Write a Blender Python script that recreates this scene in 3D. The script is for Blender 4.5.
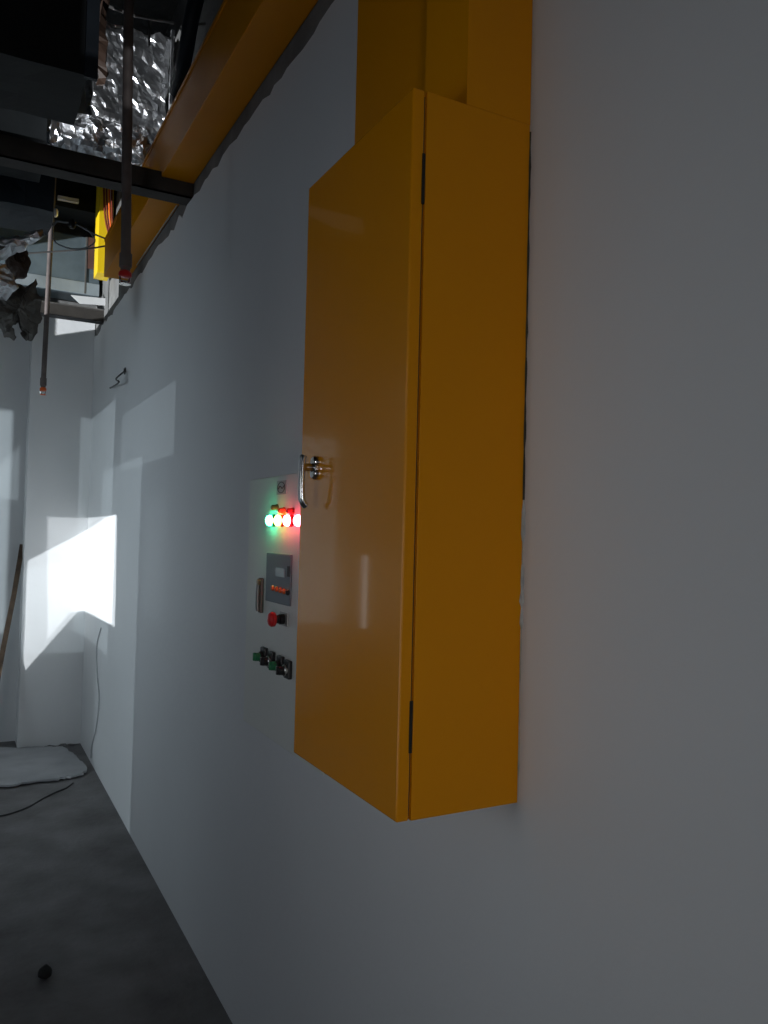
import bpy, bmesh, math, random
from mathutils import Vector, Matrix, noise

random.seed(7)
scene = bpy.context.scene
COL = scene.collection
for o in list(bpy.data.objects):
    bpy.data.objects.remove(o)

# ------------------------------------------------------------------ camera
F, YAW, PITCH, ROLL = 792.78, 0.489035, 0.02863, 0.0240114
EYE = Vector((-0.78125, 0.0, 1.5))
fw = Vector((math.sin(YAW) * math.cos(PITCH), math.cos(YAW) * math.cos(PITCH), math.sin(PITCH)))
r0 = Vector((math.cos(YAW), -math.sin(YAW), 0))
u0 = r0.cross(fw)
rt = r0 * math.cos(ROLL) + u0 * math.sin(ROLL)
up = u0 * math.cos(ROLL) - r0 * math.sin(ROLL)
cd = bpy.data.cameras.new('camera')
cd.sensor_fit = 'VERTICAL'
cd.sensor_height = 36.0
cd.lens = 36.0 * F / 1024.0
cd.clip_start = 0.02
cam = bpy.data.objects.new('camera', cd)
COL.objects.link(cam)
cam.matrix_world = Matrix(((rt.x, up.x, -fw.x, EYE.x), (rt.y, up.y, -fw.y, EYE.y),
                           (rt.z, up.z, -fw.z, EYE.z), (0, 0, 0, 1)))
scene.camera = cam


def at(px, py, axis, val):
    """point where the ray through a photo pixel meets the plane axis = val"""
    v = rt * ((px - 384) / F) - up * ((py - 512) / F) + fw
    t = (val - EYE[axis]) / v[axis]
    return EYE + v * t


# ------------------------------------------------------------------ light
vs = scene.view_settings
vs.view_transform = 'Standard'
vs.look = 'None'
vs.gamma = 1.0
vs.exposure = 0.0
vs.use_curve_mapping = False

world = bpy.data.worlds.new('world')
scene.world = world
world.use_nodes = True
wb = world.node_tree.nodes['Background']
wb.inputs[0].default_value = (0.55, 0.68, 0.85, 1)
wb.inputs[1].default_value = 0.5

WX = -2.6            # inner face of the left wall, out of view
Y_PIER = 5.88        # far pier facing the camera
Y_BACK = 6.12        # wall of the recess beside it
Z_SLAB = 3.9


def area(name, loc, target, sx, sy, power, color, spread=180):
    l = bpy.data.lights.new(name, 'AREA')
    l.shape = 'RECTANGLE'
    l.size, l.size_y = sx, sy
    l.energy = power
    l.color = color
    l.spread = math.radians(spread)
    o = bpy.data.objects.new(name, l)
    COL.objects.link(o)
    o.location = loc
    o.rotation_euler = (Vector(target) - Vector(loc)).to_track_quat('-Z', 'Y').to_euler()
    return o


# soft area lamps added on the unseen walls as fill for daylight
area('near_fill_lamp', (WX + 0.01, 0.92, 1.42), (0, 0.70, 1.42), 0.6, 0.6, 0.85, (0.86, 0.94, 1.0), 65)
area('rear_fill_lamp', (-2.10, -2.985, 1.35), (-0.2, 1.0, 1.25), 0.7, 0.6, 4.4, (0.97, 0.97, 1.0), 55)
area('far_fill_lamp', (WX + 0.01, 4.00, 1.70), (0, 5.2, 1.35), 1.6, 0.45, 9.5, (0.74, 0.89, 1.0), 110)
area('door_streak_lamp', (WX - 0.032, 5.905, 1.02), (0, 5.905, 1.02), 0.09, 0.60, 0.24, (0.9, 0.96, 1.0), 160)  # added lamp behind the slit, gives the door its pale streak

# sunlight thrown in by glass fronts across the street: one lamp per reflection,
# each through an opening cut to its outline; two more lamps added for the foil
SUNS = []


def sun_spot(name, src, pts, power, color, axis=0, val=WX, radius=0.012):
    """lamp outside at src; pts = lit outline in the room; returns the outline on the wall plane"""
    src = Vector(src)
    out = []
    for p in pts:
        t = (val - src[axis]) / (p[axis] - src[axis])
        out.append(src + (p - src) * t)
    c = sum(out, Vector()) / len(out)
    ang = max((q - src).angle(c - src) for q in out)
    l = bpy.data.lights.new(name, 'SPOT')
    l.energy = power
    l.color = color
    l.spot_size = 2 * ang * 1.08
    l.spot_blend = 0.0
    l.shadow_soft_size = radius
    o = bpy.data.objects.new(name, l)
    COL.objects.link(o)
    o.location = src
    o.rotation_euler = (c - src).to_track_quat('-Z', 'Y').to_euler()
    (SUNS if axis == 0 else REAR_SUNS).append(out)
    return out


def wall_rect(y0, y1, z0, z1):
    return [Vector((0, y0, z0)), Vector((0, y1, z0)), Vector((0, y1, z1)), Vector((0, y0, z1))]


REAR_SUNS = []
COOL = (0.78, 0.92, 1.0)
NEUT = (0.92, 0.96, 1.0)
BRIGHT = [at(22, 674, 1, Y_PIER), at(84, 610, 0, 0), at(113, 625, 0, 0), at(116, 514, 0, 0),
          at(105, 518, 0, 0), at(86.5, 530, 1, Y_PIER), at(27, 561, 1, Y_PIER)]
O_BRIGHT = sun_spot('sun_reflection_bright', (-8.0, -2.2, 0.35), BRIGHT, 4300, NEUT)
SOFT = [at(47, 640, 1, Y_PIER), at(84, 611, 0, 0), at(115, 627, 0, 0), at(117, 515, 0, 0),
        at(88, 518, 0, 0), at(47, 517, 1, Y_PIER)]
O_SOFT = sun_spot('sun_reflection_soft', (-8.0, 2.2, 0.9), SOFT, 2300, NEUT)
sun_spot('sun_reflection_pane', (-8.0, -1.0, 3.2), wall_rect(4.86, 5.94, 0.75, 2.27), 720, COOL)
sun_spot('sun_reflection_upper_pane', (-8.0, -4.5, 2.6), wall_rect(3.33, 4.66, 1.82, 2.14), 520, COOL)
O_C = sun_spot('sun_reflection_lower_pane', (-8.0, -4.4, 1.0), wall_rect(4.00, 5.3, -0.04, 1.86), 800, COOL)
sun_spot('sun_reflection_faint_pane', (-8.0, -6.5, 1.2), wall_rect(3.40, 3.90, 1.08, 1.64), 220, COOL)
sun_spot('sun_reflection_void', (-8.0, 2.2, 0.5), wall_rect(4.95, 6.0, 2.885, 3.5), 6000, NEUT)
sun_spot('foil_lamp', (-8.0, -1.0, 0.8), wall_rect(3.2, 3.95, 3.16, 3.75), 4800, NEUT)  # added lamp to brighten the foil duct
sun_spot('foil_pipe_lamp', (-0.3, -9.0, 1.0), [Vector((x_, 3.33, z_)) for x_, z_ in ((-0.54, 3.0), (-0.15, 3.0), (-0.15, 3.22), (-0.54, 3.22))],
         900, NEUT, 1, -3.0)  # added lamp behind the rear wall, brightens the foil pipe
a = at(13, 411, 1, Y_BACK)
sun_spot('sun_reflection_recess', (-1.2, -9.0, 1.5), [Vector((-2.45, Y_BACK, 0.75)), Vector((a.x, Y_BACK, 0.75)),
                                                      Vector((a.x, Y_BACK, a.z)), Vector((-2.45, Y_BACK, a.z))], 2500, COOL, 1, -3.0)


# ------------------------------------------------------------------ materials
def new_mat(name):
    m = bpy.data.materials.new(name)
    m.use_nodes = True
    nt = m.node_tree
    return m, nt, nt.nodes['Principled BSDF']


def mat(name, color, rough=0.5, metal=0.0, var=0.0, scale=8.0, bump=0.0, bscale=40.0, coat=0.0, color2=None,
        detail=6.0, spec=0.5):
    m, nt, b = new_mat(name)
    b.inputs['Roughness'].default_value = rough
    b.inputs['Metallic'].default_value = metal
    b.inputs['Coat Weight'].default_value = coat
    b.inputs['Coat Roughness'].default_value = 0.08
    b.inputs['Specular IOR Level'].default_value = spec
    tc = nt.nodes.new('ShaderNodeTexCoord')
    if var > 0 or color2:
        n = nt.nodes.new('ShaderNodeTexNoise')
        n.inputs['Scale'].default_value = scale
        n.inputs['Detail'].default_value = detail
        nt.links.new(tc.outputs['Object'], n.inputs['Vector'])
        mx = nt.nodes.new('ShaderNodeValToRGB')
        c2 = color2 or tuple(max(0, c * (1 - var)) for c in color)
        mx.color_ramp.elements[0].position = 0.3
        mx.color_ramp.elements[1].position = 0.7
        mx.color_ramp.elements[0].color = (*c2, 1)
        mx.color_ramp.elements[1].color = (*color, 1)
        nt.links.new(n.outputs['Fac'], mx.inputs['Fac'])
        nt.links.new(mx.outputs['Color'], b.inputs['Base Color'])
    else:
        b.inputs['Base Color'].default_value = (*color, 1)
    if bump > 0:
        n2 = nt.nodes.new('ShaderNodeTexNoise')
        n2.inputs['Scale'].default_value = bscale
        n2.inputs['Detail'].default_value = 4
        nt.links.new(tc.outputs['Object'], n2.inputs['Vector'])
        bp = nt.nodes.new('ShaderNodeBump')
        bp.inputs['Strength'].default_value = bump
        bp.inputs['Distance'].default_value = 0.01
        nt.links.new(n2.outputs['Fac'], bp.inputs['Height'])
        nt.links.new(bp.outputs['Normal'], b.inputs['Normal'])
    return m


def glow(name, color, strength, base):
    m, nt, b = new_mat(name)
    b.inputs['Base Color'].default_value = (*base, 1)
    b.inputs['Roughness'].default_value = 0.25
    b.inputs['Emission Color'].default_value = (*color, 1)
    b.inputs['Emission Strength'].default_value = strength
    return m


M_WALL = mat('white_wall_paint', (0.74, 0.75, 0.75), 0.62, var=0.05, scale=1.6, bump=0.12, bscale=30)
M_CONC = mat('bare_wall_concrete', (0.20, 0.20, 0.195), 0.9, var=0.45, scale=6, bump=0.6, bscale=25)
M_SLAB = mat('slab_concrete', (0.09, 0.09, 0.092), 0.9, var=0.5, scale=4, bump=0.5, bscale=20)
M_FLOOR = mat('dusty_concrete_floor', (0.20, 0.195, 0.195), 0.75, color2=(0.105, 0.10, 0.098), scale=4.5, bump=0.5, bscale=34, detail=10)
M_YEL = mat('yellow_enamel', (0.82, 0.31, 0.0), 0.38, var=0.06, scale=2.0, bump=0.012, bscale=9, spec=0.2)
M_YELDK = mat('yellow_trunking_enamel', (0.72, 0.27, 0.0), 0.40, var=0.12, scale=3.0, bump=0.012, bscale=9, spec=0.2)
M_SUNYEL = mat('sunlit_yellow_enamel', (0.85, 0.58, 0.01), 0.4, var=0.05)  # trunking yellow with its sunlit tone put into the colour
M_BLACK = mat('black_plastic', (0.012, 0.012, 0.013), 0.4, var=0.3, scale=30)
M_RUBBER = mat('black_rubber', (0.015, 0.014, 0.013), 0.8, var=0.3, scale=30)
M_CHROME = mat('brushed_chrome', (0.62, 0.60, 0.57), 0.22, 1.0, var=0.1, scale=40)
M_STEEL = mat('dull_steel', (0.30, 0.29, 0.28), 0.5, 0.8, var=0.3, scale=14)
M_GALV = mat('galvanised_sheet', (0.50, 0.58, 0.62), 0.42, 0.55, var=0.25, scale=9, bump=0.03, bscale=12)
M_GALVDK = mat('shaded_galvanised_sheet', (0.16, 0.21, 0.235), 0.5, 0.4, var=0.3, scale=9, bump=0.03, bscale=12)  # galvanised sheet with shade put into the colour
M_FOIL = mat('aluminium_foil', (0.84, 0.85, 0.87), 0.34, 1.0, var=0.15, scale=12, bump=0.5, bscale=34)
M_DUCT = mat('black_insulation', (0.010, 0.012, 0.013), 0.6, var=0.4, scale=7, bump=0.15, bscale=18, spec=0.2)
M_DUCTB = mat('dark_blue_lagging', (0.020, 0.028, 0.038), 0.5, var=0.4, scale=6, bump=0.15, bscale=18, spec=0.25)
M_BEAM = mat('grimy_steel_beam', (0.055, 0.049, 0.043), 0.7, 0.2, var=0.4, scale=10, bump=0.2, bscale=25)
M_PIPE = mat('brown_primer_pipe', (0.17, 0.14, 0.13), 0.6, 0.2, var=0.35, scale=20, bump=0.1, bscale=40)
M_RED = mat('red_plastic', (0.62, 0.02, 0.02), 0.35, var=0.1, scale=20)
M_ORANGE = mat('orange_plastic', (0.75, 0.13, 0.02), 0.4, var=0.1, scale=20)
M_GREEN = mat('green_plastic', (0.02, 0.20, 0.08), 0.35, var=0.2, scale=20)
M_OLIVE = mat('olive_plastic', (0.10, 0.10, 0.03), 0.35, var=0.2, scale=20)
M_PANEL = mat('pale_grey_panel', (0.74, 0.75, 0.70), 0.45, var=0.03, scale=3)
M_CTRL = mat('grey_controller_face', (0.15, 0.18, 0.21), 0.45, var=0.08, scale=12)
M_LCD = mat('pale_display', (0.36, 0.44, 0.48), 0.2, var=0.05)
M_PLATE = mat('silver_plate', (0.46, 0.45, 0.43), 0.4, 0.5, var=0.15, scale=20)
M_INK = mat('dark_ink', (0.04, 0.04, 0.045), 0.6, var=0.1)
M_BRASS = mat('tarnished_brass', (0.45, 0.34, 0.20), 0.35, 0.9, var=0.3, scale=30)
M_WOOD = mat('weathered_wood', (0.16, 0.105, 0.065), 0.75, color2=(0.07, 0.045, 0.03), scale=18, bump=0.3, bscale=50)
M_CARD = mat('grey_board', (0.42, 0.43, 0.44), 0.8, var=0.25, scale=5, bump=0.1, bscale=20)
M_CABLE = mat('dark_cable', (0.03, 0.03, 0.032), 0.5, var=0.2, scale=20)
M_GCABLE = mat('grey_cable', (0.20, 0.22, 0.24), 0.5, var=0.2, scale=20)
M_RCABLE = mat('red_brown_cable', (0.22, 0.035, 0.015), 0.45, var=0.3, scale=20)
M_REDREFL = mat('red_reflection', (0.16, 0.075, 0.055), 0.6, var=0.4, scale=9)  # colour of the reflection on the galvanised duct
M_RUST = mat('rust_brown_sheet', (0.045, 0.024, 0.015), 0.6, var=0.4, scale=9)
M_LAG = mat('torn_grey_lagging', (0.13, 0.12, 0.105), 0.6, 0.15, var=0.5, scale=14, bump=0.4, bscale=35)
M_MORTAR = mat('plaster_smear', (0.60, 0.62, 0.60), 0.85, var=0.3, scale=40, bump=0.4, bscale=60)
M_WHITE = mat('white_metal', (0.75, 0.76, 0.78), 0.3, 0.3, var=0.05)
M_SEALDK = mat('dark_joint', (0.06, 0.06, 0.045), 0.8, var=0.4, scale=40)
M_MASK = mat('light_mask_brown', (0.35, 0.25, 0.15), 0.7, var=0.3, scale=5)


# ------------------------------------------------------------------ mesh helpers
def link(name, bm, m, parent=None, smooth=False):
    me = bpy.data.meshes.new(name)
    bm.normal_update()
    bm.to_mesh(me)
    bm.free()
    o = bpy.data.objects.new(name, me)
    COL.objects.link(o)
    for mm in (m if isinstance(m, (list, tuple)) else [m]):
        me.materials.append(mm)
    if smooth:
        for p in me.polygons:
            p.use_smooth = True
        md = o.modifiers.new('split', 'EDGE_SPLIT')
        md.split_angle = math.radians(38)
    if parent is not None:
        o.parent = parent
        o.matrix_parent_inverse = parent.matrix_world.inverted()
    return o


def tag(o, label, cat, group=None):
    o['label'] = label
    o['category'] = cat
    if group:
        o['group'] = group
    return o


def structure(o, label=None):
    o['kind'] = 'structure'
    if label:
        o['label'] = label
    return o


def thing(name, label, cat, loc, group=None):
    o = bpy.data.objects.new(name, None)
    COL.objects.link(o)
    o.location = loc
    o.empty_display_size = 0.05
    o.matrix_world = Matrix.Translation(loc)
    return tag(o, label, cat, group)


def box(bm, lo, hi, bev=0.0, seg=2):
    lo, hi = Vector(lo), Vector(hi)
    r = bmesh.ops.create_cube(bm, size=1.0)
    vsx = r['verts']
    for v in vsx:
        v.co = Vector(((lo.x + hi.x) / 2 + v.co.x * (hi.x - lo.x), (lo.y + hi.y) / 2 + v.co.y * (hi.y - lo.y),
                       (lo.z + hi.z) / 2 + v.co.z * (hi.z - lo.z)))
    if bev > 0:
        es = list({e for v in vsx for e in v.link_edges})
        bmesh.ops.bevel(bm, geom=es, offset=bev, segments=seg, affect='EDGES', profile=0.5)
    return bm


def bxo(name, lo, hi, m, parent=None, bev=0.0):
    return link(name, box(bmesh.new(), lo, hi, bev), m, parent)


def tube(bm, pts, rad, n=10, caps=True):
    pts = [Vector(p) for p in pts]
    rads = rad if isinstance(rad, (list, tuple)) else [rad] * len(pts)
    rings = []
    d = (pts[1] - pts[0]).normalized()
    ref = Vector((0, 0, 1)) if abs(d.z) < 0.9 else Vector((1, 0, 0))
    for i, p in enumerate(pts):
        a = pts[max(i - 1, 0)]
        b = pts[min(i + 1, len(pts) - 1)]
        t = (b - a)
        t = t.normalized() if t.length > 1e-9 else d
        x = t.cross(ref)
        if x.length < 1e-4:
            x = t.cross(Vector((0, 1, 0)))
        x.normalize()
        y = t.cross(x).normalized()
        ref = x.cross(t) * 1.0
        ring = [bm.verts.new(p + (x * math.cos(2 * math.pi * k / n) + y * math.sin(2 * math.pi * k / n)) * rads[i])
                for k in range(n)]
        rings.append(ring)
    for a, b in zip(rings, rings[1:]):
        for k in range(n):
            bm.faces.new((a[k], a[(k + 1) % n], b[(k + 1) % n], b[k]))
    if caps:
        bm.faces.new(rings[0][::-1])
        bm.faces.new(rings[-1])
    bmesh.ops.recalc_face_normals(bm, faces=bm.faces)
    return bm


def lathe(bm, axis_o, axis_d, prof, n=20):
    """prof = [(distance along axis, radius)]"""
    d = Vector(axis_d).normalized()
    pts = [Vector(axis_o) + d * a for a, r in prof]
    # rings perpendicular to a straight axis
    ref = Vector((0, 0, 1)) if abs(d.z) < 0.9 else Vector((1, 0, 0))
    x = d.cross(ref).normalized()
    y = d.cross(x)
    rings = []
    for (a, r), p in zip(prof, pts):
        rings.append([bm.verts.new(p + (x * math.cos(2 * math.pi * k / n) + y * math.sin(2 * math.pi * k / n)) * max(r, 1e-4))
                      for k in range(n)])
    for a, b in zip(rings, rings[1:]):
        for k in range(n):
            bm.faces.new((a[k], a[(k + 1) % n], b[(k + 1) % n], b[k]))
    bm.faces.new(rings[0][::-1])
    bm.faces.new(rings[-1])
    bmesh.ops.recalc_face_normals(bm, faces=bm.faces)
    return bm


def smooth_path(pts, n=8):
    pts = [Vector(p) for p in pts]
    out = []
    for i in range(len(pts) - 1):
        p0 = pts[max(i - 1, 0)]
        p1, p2 = pts[i], pts[i + 1]
        p3 = pts[min(i + 2, len(pts) - 1)]
        for k in range(n):
            t = k / n
            out.append(0.5 * ((2 * p1) + (p2 - p0) * t + (2 * p0 - 5 * p1 + 4 * p2 - p3) * t * t
                              + (3 * p1 - p0 - 3 * p2 + p3) * t ** 3))
    out.append(pts[-1])
    return out


def prism(bm, outline, off):
    """closed outline (list of points) extruded by the vector off"""
    off = Vector(off)
    a = [bm.verts.new(p) for p in outline]
    b = [bm.verts.new(Vector(p) + off) for p in outline]
    n = len(a)
    bm.faces.new(a)
    bm.faces.new(b[::-1])
    for k in range(n):
        bm.faces.new((a[k], b[k], b[(k + 1) % n], a[(k + 1) % n]))
    bmesh.ops.recalc_face_normals(bm, faces=bm.faces)
    return bm


def crumple(bm, amp, freq, seed=0.0):
    for v in bm.verts:
        q = v.co * freq + Vector((seed, seed * 1.7, -seed))
        v.co += Vector((noise.noise(q), noise.noise(q + Vector((31.4, 0, 0))), noise.noise(q + Vector((0, 47.1, 0))))) * amp
        q2 = q * 3.1
        v.co += Vector((noise.noise(q2), noise.noise(q2 + Vector((11.4, 0, 0))), noise.noise(q2 + Vector((0, 17.1, 0))))) * amp * 0.45
    return bm


def dense_box(lo, hi, cell):
    lo, hi = Vector(lo), Vector(hi)
    bm = bmesh.new()
    box(bm, lo, hi)
    n = int(max(hi - lo) / cell)
    for ax in range(3):
        k = max(1, int((hi[ax] - lo[ax]) / cell))
        for i in range(1, k):
            pos = Vector((0, 0, 0))
            pos[ax] = lo[ax] + (hi[ax] - lo[ax]) * i / k
            nrm = Vector((0, 0, 0))
            nrm[ax] = 1
            bmesh.ops.bisect_plane(bm, geom=bm.verts[:] + bm.edges[:] + bm.faces[:], plane_co=pos, plane_no=nrm)
    return bm


# ------------------------------------------------------------------ the setting
# floor
fl = structure(bxo('floor', (WX - 0.25, -3.0, -0.12), (0.30, 6.5, 0.0), M_FLOOR))
# ceiling slab
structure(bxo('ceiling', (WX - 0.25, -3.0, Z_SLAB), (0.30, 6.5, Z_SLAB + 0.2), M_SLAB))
# right wall: bare masonry with a plaster-and-paint coat that stops raggedly below the ceiling
wr = structure(bxo('wall_right', (0.008, -3.0, 0.0), (0.22, 6.5, Z_SLAB), M_CONC))
top = []
y = -3.0
rng = random.Random(3)
while y < Y_PIER:
    z = 2.838 + 0.022 * noise.noise(Vector((y * 3, 0, 0))) + rng.uniform(-0.014, 0.012)
    if rng.random() < 0.12:
        z += rng.uniform(0.008, 0.022)
    top.append(Vector((0.0, y, z)))
    y += rng.uniform(0.03, 0.09)
top.append(Vector((0.0, Y_PIER, 2.845)))
bm = bmesh.new()
for i in range(len(top) - 1):
    a, b = top[i], top[i + 1]
    for (p, q) in ((a, b),):
        v = [bm.verts.new(c) for c in ((0, p.y, 0), (0, q.y, 0), q, p)]
        bm.faces.new(v[::-1])
        w = [bm.verts.new(c) for c in (p, q, q + Vector((0.008, 0, 0)), p + Vector((0.008, 0, 0)))]
        bm.faces.new(w)
bmesh.ops.remove_doubles(bm, verts=bm.verts, dist=1e-5)
bmesh.ops.recalc_face_normals(bm, faces=bm.faces)
link('plaster_coat', bm, M_WALL, wr)
# far pier beside the corner, its paint stopping at the ceiling line too
wf = structure(bxo('wall_far', (-0.395, Y_PIER + 0.006, 0.0), (0.008, Y_BACK + 0.3, Z_SLAB), M_CONC))
bxo('plaster_coat', (-0.400, Y_PIER, 0.0), (0.002, Y_BACK, 2.95), M_WALL, wf)
# recess wall
structure(bxo('wall_back', (WX - 0.25, Y_BACK, 0.0), (-0.396, Y_BACK + 0.2, Z_SLAB), M_WALL))
# rear wall


# left wall with its openings cut to the lamps' lit outlines
def yz(poly):
    return (min(p.y for p in poly), max(p.y for p in poly), min(p.z for p in poly), max(p.z for p in poly))


def holed_wall(name, u0, u1, holes, put):
    us = sorted({u0, u1} | {c for h in holes for c in h[:2]})
    zs = sorted({0.0, Z_SLAB} | {c for h in holes for c in h[2:]})
    bm = bmesh.new()
    for a_, b_ in zip(us, us[1:]):
        for z0, z1 in zip(zs, zs[1:]):
            cu, cz = (a_ + b_) / 2, (z0 + z1) / 2
            if any(h[0] < cu < h[1] and h[2] < cz < h[3] for h in holes):
                continue
            if b_ - a_ < 1e-4 or z1 - z0 < 1e-4:
                continue
            box(bm, *put(a_, b_, z0, z1))
    return structure(link(name, bm, M_CONC))


HOLES = [(5.80, 6.02, 0.70, 1.34)] + [yz(poly) for poly in SUNS]
wl = holed_wall('wall_left', -3.0, 6.5, HOLES, lambda a_, b_, c_, d_: ((WX - 0.03, a_, c_), (WX, b_, d_)))
RH = [(min(p.x for p in q_), max(p.x for p in q_), min(p.z for p in q_), max(p.z for p in q_)) for q_ in REAR_SUNS]
holed_wall('wall_rear', WX - 0.25, 0.22, RH, lambda a_, b_, c_, d_: ((a_, -3.03, c_), (b_, -3.0, d_)))
# opaque blanks added behind two of the fill lamps, no openings there
structure(bxo('lamp_backing_1', (WX + 0.0005, 0.62, 1.07), (WX + 0.005, 1.22, 1.77), M_WALL))
structure(bxo('lamp_backing_2', (-2.45, -2.9995, 0.95), (-1.75, -2.995, 1.75), M_WALL))
# unseen masks added to cut the two bright patches to shape
for poly in (O_BRIGHT, O_SOFT):
    h = yz(poly)
    bm = bmesh.new()
    rect = [(h[0] - 0.04, h[2] - 0.04), (h[1] + 0.04, h[2] - 0.04), (h[1] + 0.04, h[3] + 0.04), (h[0] - 0.04, h[3] + 0.04)]
    es_ = []
    for loop in (rect, [(p.y, p.z) for p in poly]):
        vv = [bm.verts.new((WX, a_, b_)) for a_, b_ in loop]
        es_ += [bm.edges.new((vv[k], vv[(k + 1) % len(vv)])) for k in range(len(vv))]
    bmesh.ops.triangle_fill(bm, use_beauty=True, use_dissolve=False, edges=es_)
    bmesh.ops.solidify(bm, geom=bm.faces[:], thickness=0.002)
    link('light_mask', bm, M_MASK, wl)

# ------------------------------------------------------------------ yellow cabinet
CX0, CY0, CY1, CZ0, CZ1 = -0.217, 1.0, 1.400, 1.087, 2.160
cab = thing('electrical_cabinet', 'tall yellow sheet-metal cabinet with chrome handle mounted on the white wall', 'cabinet',
            (0, 0, 0))
bxo('body', (-0.193, CY0, CZ0), (-0.001, CY1, CZ1), M_YEL, cab, 0.001)
bxo('door_gasket', (-0.1965, CY0 + 0.006, CZ0 + 0.006), (-0.193, CY1 - 0.006, CZ1 - 0.006), M_SEALDK, cab)


# door skin: glossy enamel on slightly wavy sheet
def door_material():
    m, nt, b = new_mat('yellow_door_enamel')
    N, L = nt.nodes, nt.links
    tc = N.new('ShaderNodeTexCoord')
    n1 = N.new('ShaderNodeTexNoise')
    n1.inputs['Scale'].default_value = 2.0
    L.new(tc.outputs['Object'], n1.inputs['Vector'])
    ramp = N.new('ShaderNodeValToRGB')
    ramp.color_ramp.elements[0].color = (0.75, 0.28, 0.0, 1)
    ramp.color_ramp.elements[1].color = (0.82, 0.31, 0.0, 1)
    L.new(n1.outputs['Fac'], ramp.inputs['Fac'])
    L.new(ramp.outputs['Color'], b.inputs['Base Color'])
    b.inputs['Roughness'].default_value = 0.24
    b.inputs['Coat Weight'].default_value = 0.6
    b.inputs['Coat Roughness'].default_value = 0.045
    n2 = N.new('ShaderNodeTexNoise')
    n2.inputs['Scale'].default_value = 7
    L.new(tc.outputs['Object'], n2.inputs['Vector'])
    bp = N.new('ShaderNodeBump')
    bp.inputs['Strength'].default_value = 0.02
    bp.inputs['Distance'].default_value = 0.01
    L.new(n2.outputs['Fac'], bp.inputs['Height'])
    L.new(bp.outputs['Normal'], b.inputs['Normal'])
    return m


door = bxo('door', (CX0, CY0, CZ0), (-0.1965, CY1, CZ1), [door_material(), M_YEL], cab, 0.003)
for p in door.data.polygons:
    p.material_index = 0 if p.normal.x < -0.8 else 1
# two hinge leaves in the gap
for z0, z1 in ((at(423, 204, 1, CY0).z, at(424, 154, 1, CY0).z), (at(410, 753, 1, CY0).z, at(411, 701, 1, CY0).z)):
    bm = bmesh.new()
    tube(bm, [(-0.1975, CY0 - 0.0005, z0), (-0.1975, CY0 - 0.0005, z1)], 0.0020, 10)
    box(bm, (-0.1995, CY0 - 0.0012, z0), (-0.1945, CY0 + 0.001, z1))
    link('hinge', bm, M_RUBBER, cab)
# handle: oval escutcheon, spindle and drop lever
hy, hz = 1.322, 1.618
bm = bmesh.new()
lathe(bm, (CX0, hy, hz + 0.0105), (-1, 0, 0), [(0, 0.011), (0.006, 0.011), (0.010, 0.008)], 20)
lathe(bm, (CX0, hy, hz - 0.0105), (-1, 0, 0), [(0, 0.011), (0.006, 0.011), (0.010, 0.008)], 20)
box(bm, (CX0 - 0.008, hy - 0.009, hz - 0.0105), (CX0, hy + 0.009, hz + 0.0105), 0.001)
hd = link('handle', bm, M_CHROME, cab, True)
hd['label'] = 'chrome drop-lever handle'
bm = bmesh.new()
lathe(bm, (CX0 - 0.008, hy, hz), (-1, 0, 0), [(0, 0.0085), (0.004, 0.007), (0.018, 0.007), (0.022, 0.0085)], 18)
link('spindle', bm, M_CHROME, hd, True)
bm = bmesh.new()
lx = CX0 - 0.029
pts = [(lx + 0.002, hy, hz + 0.020), (lx, hy, hz + 0.012), (lx - 0.001, hy, hz - 0.02), (lx, hy, hz - 0.052), (lx + 0.003, hy, hz - 0.064),
       (lx + 0.009, hy, hz - 0.070)]
tube(bm, smooth_path(pts, 5), 0.0058, 14)
for v in bm.verts:
    v.co.y = hy + (v.co.y - hy) * 1.4
link('lever', bm, M_CHROME, hd, True)

# joint between cabinet/trunking and wall: dark open joint above, plaster smear below
bm = bmesh.new()
rngj = random.Random(5)


def joint(bm, z0, z1, w0, w1):
    zz = z0
    prev = None
    while zz < z1:
        w = rngj.uniform(w0, w1)
        cur = (bm.verts.new((-0.0025 - w * 0.3, CY0 - 0.0012, zz)), bm.verts.new((-0.0008, CY0 - 0.0012 - w, zz)))
        if prev:
            bm.faces.new((prev[0], cur[0], cur[1], prev[1]))
        prev = cur
        zz += rngj.uniform(0.006, 0.03)


joint(bm, 1.56, 2.16, 0.0005, 0.003)
jd = link('open_joint', bm, M_SEALDK, cab)
jd['label'] = 'dark uneven joint along the wall'
bm = bmesh.new()
zz = 1.09
prof = []
while zz < 1.60:
    prof.append((zz, rngj.uniform(0.001, 0.006) * (0.4 if zz < 1.35 else 1.0)))
    zz += rngj.uniform(0.008, 0.025)
prev = None
for z, w in prof:
    cur = [bm.verts.new((-w * 0.9, CY0 - 0.0005, z)), bm.verts.new((-w * 0.5, CY0 - w * 0.8, z)),
           bm.verts.new((-0.0003, CY0 - w * 1.1, z)), bm.verts.new((-0.0003, CY0 - 0.0005, z))]
    if prev:
        for k in range(4):
            bm.faces.new((prev[k], prev[(k + 1) % 4], cur[(k + 1) % 4], cur[k]))
    prev = cur
bmesh.ops.recalc_face_normals(bm, faces=bm.faces)
link('plaster_bead', bm, M_MORTAR, cab)

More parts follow.
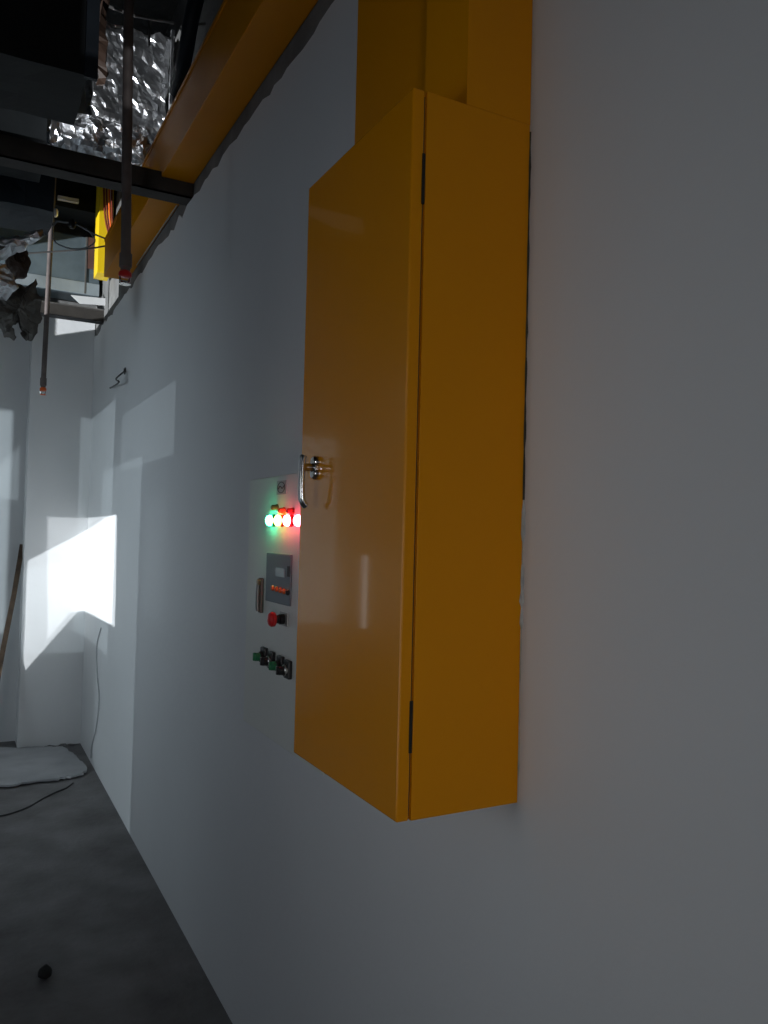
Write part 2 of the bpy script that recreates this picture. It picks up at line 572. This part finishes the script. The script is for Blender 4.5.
# ------------------------------------------------------------------ yellow trunking
TX = -0.123
trv = thing('cable_trunking', 'upright yellow cable trunking rising from the cabinet top', 'trunking', (0, 0, 0))
bxo('near_channel', (TX, 1.0, CZ1), (-0.001, 1.127, Z_SLAB - 0.55), M_YEL, trv)
TX2 = TX + 0.105
bxo('far_channel', (TX2, 1.1275, CZ1), (-0.001, at(357, 50, 0, TX2).y, Z_SLAB - 0.55), M_YEL, trv)
trh = thing('cable_trunking', 'long yellow cable trunking running along the top of the wall', 'trunking', (0, 0, 0))
bxo('channel', (TX, 1.68, 2.912), (0.006, 4.66, 3.12), M_YELDK, trh, 0.002)
bxo('cover_lip', (TX - 0.004, 1.68, 3.112), (TX + 0.02, 4.66, 3.128), M_YELDK, trh)
bxo('edge_strip', (-0.004, 3.45, 2.908), (-0.001, 4.35, 2.912), M_MORTAR, trh)
# far yellow trunking, lit, with cable loops hanging in front
YF = 5.15
p0 = at(97, 272, 1, YF)
p1 = at(119, 190, 1, YF)
trf = thing('cable_trunking', 'short bright yellow upright trunking in the far ceiling void behind red cables', 'trunking', (0, 0, 0))
bxo('channel', (p0.x, YF, p0.z), (min(p1.x, -0.01), YF + 0.16, 3.75), M_SUNYEL, trf, 0.003)
q = at(108, 250, 1, YF)
bxo('seam', (q.x, YF - 0.003, p0.z), (q.x + 0.006, YF, 3.75), M_WHITE, trf)
YC = [0.0, 0.03, 0.06, 0.09]
for k, (c, dx) in enumerate(((M_RCABLE, 0.0), (M_RCABLE, 0.018), (M_ORANGE, 0.03), (M_RCABLE, 0.042))):
    yk = YF - 0.05 - k * 0.035
    a = at(104 + k * 2.6, 190, 1, yk)
    b = at(106 + k * 2.2, 222, 1, yk)
    c2 = at(112 + k * 0.8, 240, 1, yk)
    d2 = at(118 + k, 236, 1, yk)
    e2 = at(122 + k, 215, 1, yk)
    bm = tube(bmesh.new(), smooth_path([Vector((a.x, yk, Z_SLAB)), a, b, c2, d2, e2 + Vector((-0.02, 0, 0.1))], 7), 0.006, 8)
    o = tag(link('power_cable', bm, c, None, True),
            ['red-brown cable loop nearest the galvanised duct in ceiling void', 'second red-brown cable loop in front of bright yellow trunking',
             'orange cable loop in front of bright yellow trunking', 'red-brown cable loop farthest right before the bright yellow trunking'][k],
            'cable', 'cable loops by the far trunking')

# ------------------------------------------------------------------ control panel on the wall behind the cabinet
PX = -0.012
cp = thing('control_panel', 'pale grey control panel with glowing lamps and switches behind the yellow cabinet', 'control panel', (0, 0, 0))
bxo('panel_face', (PX, 1.72, 0.93), (-0.001, 2.318, 1.657), M_PANEL, cp, 0.003)
XP = PX


def pan(px, py, out=0.0):
    return at(px, py, 0, XP - out)


# emblem plate: ring with a wave through it
e = pan(282, 487.5)
em = bxo('emblem_plate', (XP - 0.002, e.y - 0.037, e.z - 0.019), (XP, e.y + 0.037, e.z + 0.019), M_PLATE, cp, 0.0008)
bm = bmesh.new()
ringp = [(XP - 0.0025, e.y + 0.027 * math.cos(t * math.pi / 16), e.z + 0.0145 * math.sin(t * math.pi / 16)) for t in range(33)]
tube(bm, ringp, 0.0011, 6, False)
link('emblem_ring', bm, M_INK, em)
bm = bmesh.new()
tube(bm, smooth_path([(XP - 0.0025, e.y + 0.022, e.z - 0.004), (XP - 0.0025, e.y + 0.008, e.z + 0.004), (XP - 0.0025, e.y - 0.008, e.z - 0.003),
                      (XP - 0.0025, e.y - 0.023, e.z + 0.005)], 5), 0.0013, 6)
link('emblem_wave', bm, M_INK, em)

# lit pilot lamps
G_GREEN = glow('lit_green_lens', (0.05, 1.0, 0.45), 46, (0.1, 0.8, 0.4))
G_AMBER = glow('lit_amber_lens', (1.0, 0.62, 0.10), 26, (0.9, 0.6, 0.1))
G_RED = glow('lit_red_lens', (1.0, 0.10, 0.15), 46, (0.9, 0.1, 0.1))
for px, g, bez, lab in ((268.5, G_GREEN, M_GREEN, 'lit green lamp'), (277, G_AMBER, M_ORANGE, 'lit amber lamp'),
                        (286, G_RED, M_RED, 'lit red lamp'), (296.5, G_RED, M_RED, 'second lit red lamp')):
    c = pan(px, 520.5, 0.016)
    bm = lathe(bmesh.new(), (XP, c.y, c.z), (-1, 0, 0), [(0, 0.017), (0.004, 0.017), (0.007, 0.0155), (0.009, 0.0150)], 20)
    lp = link('pilot_lamp', bm, bez, cp, True)
    lp['label'] = lab
    bm = lathe(bmesh.new(), (XP, c.y, c.z), (-1, 0, 0), [(0.0092, 0.0145), (0.014, 0.0148), (0.019, 0.0125), (0.022, 0.008), (0.023, 0.001)], 20)
    link('lens', bm, g, lp, True)
# small unlit caps above them
for px, py, m in ((273.5, 507.5, M_OLIVE), (280.5, 510.5, M_ORANGE), (289, 511, M_RED)):
    c = pan(px, py, 0.012)
    bm = lathe(bmesh.new(), (XP, c.y, c.z), (-1, 0, 0), [(0, 0.010), (0.004, 0.010), (0.006, 0.008), (0.016, 0.0075), (0.019, 0.004)], 16)
    link('indicator_cap', bm, m, cp, True)

# controller
a, b = pan(268.5, 552.5), pan(291.5, 606.5)
ct = bxo('controller', (XP - 0.006, b.y, b.z), (XP, a.y, a.z), M_CTRL, cp, 0.002)
XC = XP - 0.006
a, b = at(276, 567.5, 0, XC), at(284.5, 577.5, 0, XC)
bxo('display', (XC - 0.001, b.y, b.z), (XC + 0.001, a.y, a.z), M_LCD, ct)
a, b = at(287.5, 566, 0, XC), at(290, 577, 0, XC)
bxo('slot', (XC - 0.001, b.y, b.z), (XC + 0.001, a.y, a.z), M_INK, ct)
for k in range(5):
    c = at(272 + k * 3.75, 588 + k * 1.15, 0, XC - 0.004)
    bm = lathe(bmesh.new(), (XC, c.y, c.z), (-1, 0, 0), [(0, 0.0075), (0.003, 0.0075), (0.006, 0.006), (0.007, 0.003)], 14)
    link('push_button', bm, M_BLACK if k == 4 else M_ORANGE, ct, True)

# swing handle of the panel
a, b = pan(263, 578), pan(263, 613)
hp = bxo('panel_handle', (XP - 0.010, a.y - 0.012, b.z), (XP, a.y + 0.012, a.z), M_PIPE, cp, 0.003)
bm = tube(bmesh.new(), smooth_path([(XP - 0.012, a.y, a.z - 0.012), (XP - 0.014, a.y, a.z - 0.03), (XP - 0.014, a.y, b.z + 0.02), (XP - 0.012, a.y, b.z + 0.006)], 4), 0.006, 10)
link('grip', bm, M_STEEL, hp, True)
bm = lathe(bmesh.new(), (XP - 0.010, a.y, a.z - 0.012), (-1, 0, 0), [(0, 0.010), (0.006, 0.010), (0.008, 0.006)], 14)
link('lock_barrel', bm, M_BRASS, hp, True)

# emergency stop
c = pan(284.5, 619)
es = bxo('stop_plate', (XP - 0.003, c.y - 0.030, c.z - 0.018), (XP, c.y + 0.030, c.z + 0.018), M_PLATE, cp, 0.001)
bm = lathe(bmesh.new(), (XP - 0.003, c.y, c.z), (-1, 0, 0), [(0, 0.014), (0.012, 0.014), (0.014, 0.011), (0.022, 0.011)], 20)
link('stop_collar', bm, M_BLACK, es, True)
bm = lathe(bmesh.new(), (XP - 0.025, c.y, c.z), (-1, 0, 0), [(0, 0.012), (0.004, 0.019), (0.012, 0.020), (0.018, 0.016), (0.021, 0.008), (0.022, 0.001)], 24)
link('stop_button', bm, M_RED, es, True)

# four selector switches
for k, (px, py) in enumerate(((266, 655), (273.5, 659.5), (282.5, 664), (290, 668.5))):
    c = pan(px, py)
    s = bxo('selector_switch', (XP - 0.012, c.y - 0.018, c.z - 0.026), (XP, c.y + 0.018, c.z + 0.022), M_BLACK, cp, 0.003)
    bm = lathe(bmesh.new(), (XP - 0.012, c.y, c.z - 0.004), (-1, 0, 0), [(0, 0.015), (0.006, 0.015), (0.008, 0.013)], 18)
    link('collar', bm, M_CHROME if k % 2 else M_BLACK, s, True)
    bm = lathe(bmesh.new(), (XP - 0.020, c.y, c.z - 0.004), (-1, 0, 0), [(0, 0.012), (0.012, 0.0115), (0.014, 0.009)], 18)
    box(bm, (XP - 0.038, c.y - 0.004, c.z - 0.014), (XP - 0.030, c.y + 0.004, c.z + 0.008), 0.001)
    link('knob', bm, M_BLACK if k % 2 else M_GREEN, s, True)

# ------------------------------------------------------------------ ceiling void: beams
b1 = thing('ceiling_beam', 'dark grimy steel beam crossing the ceiling void in front of the foil', 'beam', (0, 0, 0))
z0 = 2.850
bxo('web', (-1.30, 3.20, z0), (0.006, 3.206, z0 + 0.082), M_BEAM, b1)
bxo('bottom_flange', (-1.30, 3.20, z0), (0.006, 3.285, z0 + 0.006), M_BEAM, b1)
bxo('top_flange', (-1.30, 3.206, z0 + 0.076), (0.006, 3.285, z0 + 0.082), M_BEAM, b1)
b2 = thing('ceiling_beam', 'far grey steel beam across the ceiling just before the corner pier', 'beam', (0, 0, 0))
a = at(70, 311, 1, 5.52)
bxo('web', (-1.30, 5.52, a.z - 0.035), (0.006, 5.526, a.z + 0.032), M_BEAM, b2)
bxo('bottom_flange', (-1.30, 5.52, a.z - 0.041), (0.006, 5.60, a.z - 0.035), M_BLACK, b2)
bxo('top_flange', (-1.30, 5.50, a.z + 0.032), (0.006, 5.60, a.z + 0.037), M_STEEL, b2)

# ------------------------------------------------------------------ sprinkler drops
def sprinkler(name, label, px, py, Y, rad, capm, ztop, lean):
    tip = at(px, py, 1, Y)
    t = thing(name, label, 'sprinkler pipe', (0, 0, 0), 'sprinkler drops')
    topp = Vector((tip.x + lean, Y, ztop))
    bm = tube(bmesh.new(), [topp, topp * 0.5 + tip * 0.5, tip + Vector((0, 0, 0.07))], rad, 14)
    link('pipe', bm, M_PIPE, t, True)
    bm = lathe(bmesh.new(), tip + Vector((0, 0, 0.085)), (0, 0, -1), [(0, rad * 1.25), (0.045, rad * 1.25), (0.05, rad * 0.95), (0.058, rad * 0.95)], 14)
    link('coupling', bm, M_PIPE, t, True)
    hd = link('sprinkler_head', lathe(bmesh.new(), tip + Vector((0, 0, 0.028)), (0, 0, -1),
                                      [(0, rad * 0.9), (0.008, rad * 1.3), (0.020, rad * 1.3), (0.024, rad * 0.6)], 16), capm, t, True)
    # frame arms and deflector
    bm = bmesh.new()
    for s in (-1, 1):
        tube(bm, [tip + Vector((s * rad * 1.0, 0, 0.008)), tip + Vector((s * rad * 0.9, 0, -0.008)), tip + Vector((s * rad * 0.2, 0, -0.016))], rad * 0.22, 6)
    link('frame_arms', bm, M_CHROME, hd)
    bm = lathe(bmesh.new(), tip + Vector((0, 0, -0.015)), (0, 0, -1), [(0, rad * 1.15), (0.003, rad * 1.15)], 12)
    link('deflector', bm, M_CHROME if capm is M_RED else capm, hd)
    return t


sprinkler('sprinkler_drop', 'brown sprinkler drop pipe with red head hanging before the yellow trunking', 125, 279, 2.75, 0.0165, M_RED, Z_SLAB, -0.03)
spr2 = sprinkler('sprinkler_drop', 'thin far sprinkler drop pipe with orange tip hanging before the corner pier', 43, 392, 5.20, 0.0150, M_ORANGE, Z_SLAB, 0.02)

# ------------------------------------------------------------------ ducts and foil
bk = thing('black_duct', 'large black insulated duct filling the upper left of the ceiling void', 'duct', (0, 0, 0))
bm = dense_box((-1.35, 2.40, 2.80), (-0.505, 2.72, Z_SLAB), 0.08)
crumple(bm, 0.006, 6, 2)
link('lagging', bm, M_DUCT, bk)
bxo('edge_angle', (-0.515, 2.385, 2.79), (-0.480, 2.40, Z_SLAB), M_DUCTB, bk)
dk = thing('dark_duct', 'dark blue-black duct under the beam at left of the ceiling void', 'duct', (0, 0, 0))
bm = dense_box((-1.2, 4.0, 2.98), (-0.45, 4.35, 3.35), 0.06)
crumple(bm, 0.012, 5, 4)
link('lagging', bm, M_DUCTB, dk)
bk2 = thing('black_duct', 'black duct above the long beam behind the foil-wrapped pipe', 'duct', (0, 0, 0))
bm = dense_box((-1.3, 3.45, 3.02), (-0.53, 3.8, 3.45), 0.08)
crumple(bm, 0.006, 6, 9)
link('lagging', bm, M_DUCT, bk2)

# crumpled foil pipe along x
def foil_tube(name, label, pts, rad, amp, seed, n=44, parent=None):
    path = smooth_path(pts, 14)
    bm = tube(bmesh.new(), path, rad, n)
    crumple(bm, amp, 24, seed)
    return tag(link(name, bm, M_FOIL), label, 'duct')


a = at(52, 130, 1, 3.40)
b = at(143, 151, 1, 3.40)
foil_tube('foil_wrapped_pipe', 'crumpled silver foil-wrapped pipe lying just above the dark beam', [a, (a + b) / 2, b], 0.078, 0.030, 3.3)
fd = thing('foil_duct', 'upright duct wrapped in shiny crumpled foil beside the yellow trunking', 'duct', (0, 0, 0))
a = at(91, 130, 1, 3.53)
b = at(174, 40, 1, 3.53)
bm = dense_box((a.x, 3.53, max(a.z, 3.17)), (b.x - 0.02, 3.75, b.z), 0.018)
crumple(bm, 0.018, 14, 8)
link('foil_wrap', bm, M_FOIL, fd)
bxo('edge_angle', (b.x - 0.02, 3.49, a.z), (b.x - 0.008, 3.50, b.z + 0.02), M_WHITE, fd)
# brown torn strip in front of the foil duct
a = at(106, 20, 1, 3.3)
b = at(101, 84, 1, 3.3)
bm = dense_box((b.x - 0.012, 3.3, b.z), (a.x + 0.006, 3.312, a.z + 0.25), 0.025)
crumple(bm, 0.028, 12, 5)
tag(link('torn_strip', bm, M_RUST), 'brown torn wrapping strip hanging beside the black duct', 'strip')

# slanting insulated tube
tag(link('insulated_tube', tube(bmesh.new(), smooth_path([at(212, -60, 1, 3.0), at(193, 12, 1, 3.05), at(184, 62, 1, 3.15), at(176, 92, 1, 3.3)], 6), 0.030, 16), M_DUCTB, None, True),
    'dark blue insulated tube slanting down past the foil duct', 'tube')
# thin conduits
tag(link('conduit', tube(bmesh.new(), [at(100, 3, 1, 3.35), at(131, 15, 1, 3.35), at(174, 23, 1, 3.35)], 0.006, 8), M_STEEL, None, True),
    'thin grey conduit crossing above the foil duct', 'conduit')
tag(link('conduit', tube(bmesh.new(), [at(150, 20, 1, 3.36), at(149, 46, 1, 3.36)], 0.005, 8), M_STEEL, None, True),
    'short thin upright conduit above the foil duct', 'conduit')
tag(link('conduit', tube(bmesh.new(), [at(196, 24, 1, 3.1), at(224, 24, 1, 3.1)], 0.005, 8), M_STEEL, None, True),
    'short level conduit at the top between tube and yellow trunking', 'conduit')
a = at(212, 9, 1, 3.15)
bm = bmesh.new()
bmesh.ops.create_icosphere(bm, subdivisions=3, radius=0.026, matrix=Matrix.Translation(a))
crumple(bm, 0.018, 40, 2)
tag(link('foil_scrap', bm, M_FOIL), 'small crumpled foil scrap at the top next to yellow trunking', 'foil scrap')

# galvanised duct near the corner
a = at(50, 250, 1, 5.62)
b = at(112, 298, 1, 5.62)
gd = thing('galvanised_duct', 'pale galvanised sheet duct in the ceiling void near the far corner', 'duct', (0, 0, 0))
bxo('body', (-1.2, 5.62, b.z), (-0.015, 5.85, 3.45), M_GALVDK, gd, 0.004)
bxo('lit_band', (-1.2, 5.614, b.z - 0.004), (-0.015, 5.62, at(75, 281, 1, 5.62).z), M_GALV, gd)  # paler band stands for light on the lower part of the duct
for px in (86,):
    s = at(px, 260, 1, 5.61)
    bxo('seam', (s.x - 0.004, 5.612, b.z), (s.x + 0.006, 5.62, 3.45), M_STEEL, gd)
s0, s1 = at(88, 260, 1, 5.6), at(98, 260, 1, 5.6)
bxo('reflection_strip', (s0.x, 5.606, at(88, 268, 1, 5.6).z), (s1.x, 5.612, 3.45), M_REDREFL, gd)  # red-brown reflection on the duct, made as a coloured strip
dk2 = thing('dark_duct', 'black duct above the galvanised duct in the far ceiling void', 'duct', (0, 0, 0))
a = at(100, 214, 1, 5.35)
bm = dense_box((-1.2, 5.35, a.z), (a.x, 5.6, Z_SLAB), 0.1)
link('lagging', bm, M_DUCT, dk2)
a, b = at(58, 195, 1, 5.3), at(79, 199, 1, 5.3)
tag(link('metal_rail', prism(bmesh.new(), [a, b, b + Vector((0, 0, -0.022)), a + Vector((0, 0, -0.022))], (0, 0.03, 0)), M_WHITE),
    'short bright metal rail under the black duct in the far ceiling void', 'rail')
# pale board lying on the far beam
a, b = at(72, 297, 1, 5.53), at(116, 303, 1, 5.53)
bm = prism(bmesh.new(), [at(71, 295, 1, 5.49), at(112, 299, 1, 5.49), at(112, 306, 1, 5.485), at(80, 303.5, 1, 5.485)], (0, 0.008, 0))
tag(link('pale_sheet', bm, M_WALL), 'bright white sheet scrap standing on the far grey beam', 'sheet')

# torn foil lagging hanging at left
def rag(name, label, outline, Y, m, seed, thick=0.05, amp=0.02):
    c = [sum(p[0] for p in outline) / len(outline), sum(p[1] for p in outline) / len(outline)]
    bm = bmesh.new()
    rings = []
    N = 8
    for j in range(N + 1):
        s = j / N
        ring = []
        for (px, py) in outline:
            p = at(c[0] + (px - c[0]) * s, c[1] + (py - c[1]) * s, 1, Y)
            p.y -= thick * (1 - s * s)
            ring.append(p)
        rings.append(ring)
    # densify around
    M = 5

    def dens(r):
        out = []
        for i in range(len(r)):
            p, q_ = r[i], r[(i + 1) % len(r)]
            for k in range(M):
                out.append(p.lerp(q_, k / M))
        return out
    fr = [[bm.verts.new(p) for p in dens(r)] for r in rings]
    bk_ = [[bm.verts.new(p + Vector((0, 2 * (Y - p.y) + 0.01, 0))) for p in dens(r)] for r in rings]
    n = len(fr[0])
    for lay, flip in ((fr, False), (bk_, True)):
        for a_, b_ in zip(lay, lay[1:]):
            for k in range(n):
                bm.faces.new((a_[k], a_[(k + 1) % n], b_[(k + 1) % n], b_[k]))
    for k in range(n):
        bm.faces.new((fr[-1][k], fr[-1][(k + 1) % n], bk_[-1][(k + 1) % n], bk_[-1][k]))
    bmesh.ops.remove_doubles(bm, verts=bm.verts, dist=1e-4)
    bmesh.ops.recalc_face_normals(bm, faces=bm.faces)
    crumple(bm, amp, 17, seed)
    return tag(link(name, bm, m), label, 'lagging')


rag('torn_lagging', 'torn grey foil lagging hanging lowest at the left edge', [(-25, 285), (5, 282), (24, 290), (33, 278), (42, 300), (40, 322), (33, 338), (26, 338), (22, 318), (10, 322), (12, 340), (4, 338), (-4, 322), (-25, 325)],
    4.15, M_LAG, 1.2, 0.08, 0.024)
rag('foil_lagging', 'crumpled foil lagging strip below the dark duct at left edge', [(-25, 242), (8, 238), (24, 234), (44, 228), (47, 234), (30, 243), (24, 250), (4, 256), (-25, 268)],
    4.05, M_FOIL, 6.1, 0.05, 0.020)
rag('brown_wrap', 'brown wrapping patch between the foil and hanging lagging', [(8, 252), (26, 248), (30, 262), (27, 276), (14, 280), (6, 272)],
    4.22, M_RUST, 3.7, 0.04, 0.014)
rag('foil_lagging', 'crumpled foil flap over the brown wrapping at left edge', [(-25, 266), (6, 262), (12, 276), (18, 288), (6, 300), (-25, 300)],
    4.02, M_FOIL, 8.4, 0.04, 0.020)

# loose wires
wires = [([(50, 160), (51, 215), (58, 221), (75, 224), (92, 233), (104, 238), (112, 240)], 0.005, M_GCABLE, 'grey wire running from the lagging to the yellow trunking'),
         ([(53, 150), (53, 225), (54, 240), (62, 246), (75, 249), (88, 247), (95, 240), (86, 228)], 0.004, M_GCABLE, 'drooping grey wire loop below the far black duct'),
         ([(18, 254), (48, 252), (75, 250), (100, 247), (135, 244)], 0.005, M_STEEL, 'level thin rod across the far ceiling void')]
for k, (pts, r, m, lab) in enumerate(wires):
    P3 = [at(x, y, 1, (4.72, 4.80, 4.88)[k]) for x, y in pts]
    if k == 2:
        P3[-1].x = 0.006
    else:
        P3[0].z = Z_SLAB
    w = thing('loose_wire', lab, 'wire', (0, 0, 0), 'loose wires in the ceiling void')
    link('strand', tube(bmesh.new(), smooth_path(P3, 6), r, 8), m, w, True)
    if k == 0:
        a = at(72, 225, 1, 4.72)
        bm = lathe(bmesh.new(), a + Vector((0, 0, 0.03)), (0, 0, -1), [(0, 0.012), (0.012, 0.018), (0.04, 0.018), (0.05, 0.010)], 12)
        link('cable_gland', bm, M_BLACK, w, True)
a = at(55, 213, 1, 5.2)
bm = lathe(bmesh.new(), a + Vector((0, 0, 0.026)), (0, 0, -1), [(0, 0.012), (0.012, 0.018), (0.04, 0.018), (0.05, 0.010)], 12)
link('pipe_clip', bm, M_WHITE, spr2, True)

# ------------------------------------------------------------------ wires on the wall
h0 = at(125, 371, 0, -0.002)
cw = thing('wire_stub', 'dark wire stub curling from a hole high in the far wall', 'wire', (0, 0, 0))
bm = tube(bmesh.new(), smooth_path([h0, at(121, 374, 0, -0.04), at(116, 379, 0, -0.05), at(119, 382, 0, -0.05), at(114, 386, 0, -0.03), at(110, 388, 0, -0.02)], 6), 0.0045, 8)
link('wire', bm, M_CABLE, cw, True)
bm = lathe(bmesh.new(), (-0.001, h0.y, h0.z), (-1, 0, 0), [(0, 0.020), (0.004, 0.020), (0.008, 0.012)], 14)
link('hole_grommet', bm, M_BLACK, cw, True)
P3 = [at(101, 628, 0, -0.006), at(97, 645, 0, -0.006), at(97, 672, 0, -0.006), at(99, 700, 0, -0.006), at(96, 728, 0, -0.006), at(92, 745, 0, -0.006), at(91, 758, 0, -0.008)]
tag(link('hanging_cable', tube(bmesh.new(), smooth_path(P3, 6), 0.0038, 8), M_CARD, None, True), 'thin grey cable hanging down the wall below the sunlit patch', 'cable')

# ------------------------------------------------------------------ floor things
# sheet of board lying on the floor
def fp(px, py, z=0.0):
    return at(px, py, 2, z)


top_o = [(-14, 748), (-6, 747), (20, 747.5), (45, 746.5), (63, 746), (70, 751), (78, 757), (84, 763), (88, 769), (80, 774), (70, 776), (58, 778), (44, 779.5), (30, 781), (15, 784), (0, 785.5), (-14, 787)]
rngs = random.Random(9)
bm = bmesh.new()
tp = []
for i in range(len(top_o)):
    p, q_ = top_o[i], top_o[(i + 1) % len(top_o)]
    for k in range(4):
        v = fp(p[0] + (q_[0] - p[0]) * k / 4, p[1] + (q_[1] - p[1]) * k / 4, 0.022)
        v.x += rngs.uniform(-0.008, 0.008)
        v.y += rngs.uniform(-0.012, 0.012)
        v.x = min(v.x, -0.012)
        v.y = min(v.y, Y_PIER - 0.02 if v.x > -0.42 else Y_BACK - 0.03)
        tp.append(v)
prism(bm, tp, (0, 0, -0.012))
bmesh.ops.triangulate(bm, faces=[f for f in bm.faces if len(f.verts) > 4])
bs = thing('board_sheet', 'pale grey torn board sheet lying on the floor in the far corner', 'board', (0, 0, 0))
link('board', bm, M_CARD, bs)
# two packing strips keep it just off the floor
bxo('batten', (-0.56, 5.25, 0.0), (-0.12, 5.29, 0.0105), M_WOOD, bs)
bxo('batten', (-0.56, 5.72, 0.0), (-0.14, 5.76, 0.0105), M_WOOD, bs)

P3 = [fp(x_, y_, 0.0045) for x_, y_ in ((-40, 822), (0, 816), (18, 811), (30, 806), (42, 799), (56, 792), (66, 788), (73, 783))]
tag(link('floor_cable', tube(bmesh.new(), smooth_path(P3, 6), 0.0042, 8), M_CABLE, None, True), 'thin dark cable lying on the floor before the board sheet', 'cable')

# dark lump on the floor
a = fp(45, 979)
bm = bmesh.new()
bmesh.ops.create_icosphere(bm, subdivisions=3, radius=0.024, matrix=Matrix.Translation((a.x, a.y, 0.014)))
for v in bm.verts:
    v.co.z = 0.014 + (v.co.z - 0.014) * 0.75
crumple(bm, 0.008, 30, 4)
mz = min(v.co.z for v in bm.verts)
for v in bm.verts:
    v.co.z -= mz
tag(link('debris_lump', bm, M_RUBBER, None, True), 'small dark lump of debris on the bare concrete floor', 'debris')

# plaster crumbs along the pier foot
rngc = random.Random(11)
for k, lab in enumerate(('leftmost plaster crumb at the pier foot', 'flat plaster crumb second from left at the pier foot', 'plaster crumb in the middle of the pier foot',
                         'plaster crumb second from the corner at the pier foot', 'plaster crumb nearest the wall corner')):
    x = -0.30 + k * 0.062 + rngc.uniform(-0.025, 0.025)
    bm = bmesh.new()
    bmesh.ops.create_icosphere(bm, subdivisions=2, radius=rngc.uniform(0.010, 0.017))
    crumple(bm, 0.012, 55, k * 3.1)
    for v in bm.verts:
        v.co = Vector((v.co.x * rngc.uniform(1.3, 1.6), v.co.y, v.co.z * 0.45))
    mz = min(v.co.z for v in bm.verts)
    for v in bm.verts:
        v.co += Vector((x, 5.842, -mz))
    tag(link('plaster_crumb', bm, M_CONC), lab, 'debris', 'plaster crumbs')

# leaning timber
s0 = at(22.5, 545, 1, Y_BACK - 0.035)
s1 = at(-2, 680, 1, 5.72)
d = (s1 - s0)
t = s0.z / (s0.z - s1.z)
foot = s0 + d * t
foot.z = 0.012
bm = bmesh.new()
ax = (s0 - foot).normalized()
sd = Vector((1, 0, 0)) - ax * ax.x
sd.normalize()
th = ax.cross(sd).normalized()
hw, ht = 0.016, 0.011
vsq = []
for k in range(9):
    c = foot.lerp(s0, k / 8) + sd * 0.003 * math.sin(k * 1.3)
    vsq.append([bm.verts.new(c + sd * hw * a_ + th * ht * b_) for a_, b_ in ((-1, -1), (1, -1), (1, 1), (-1, 1))])
for a_, b_ in zip(vsq, vsq[1:]):
    for k in range(4):
        bm.faces.new((a_[k], a_[(k + 1) % 4], b_[(k + 1) % 4], b_[k]))
bm.faces.new(vsq[0])
bm.faces.new(vsq[-1])
bmesh.ops.recalc_face_normals(bm, faces=bm.faces)
tag(link('timber_batten', bm, M_WOOD), 'weathered brown timber batten leaning in the recess at left', 'timber')

# ------------------------------------------------------------------ put every thing's Empty at its base
bpy.context.view_layer.update()
for e_ in [o for o in COL.objects if o.type == 'EMPTY' and o.parent is None]:
    pts = [ch.matrix_world @ v.co for ch in e_.children for v in ch.data.vertices]
    base = Vector(((min(p.x for p in pts) + max(p.x for p in pts)) / 2, (min(p.y for p in pts) + max(p.y for p in pts)) / 2,
                   min(p.z for p in pts)))
    e_.location = base
    for ch in e_.children:
        ch.matrix_parent_inverse = Matrix.Translation(-base)
bpy.context.view_layer.update()
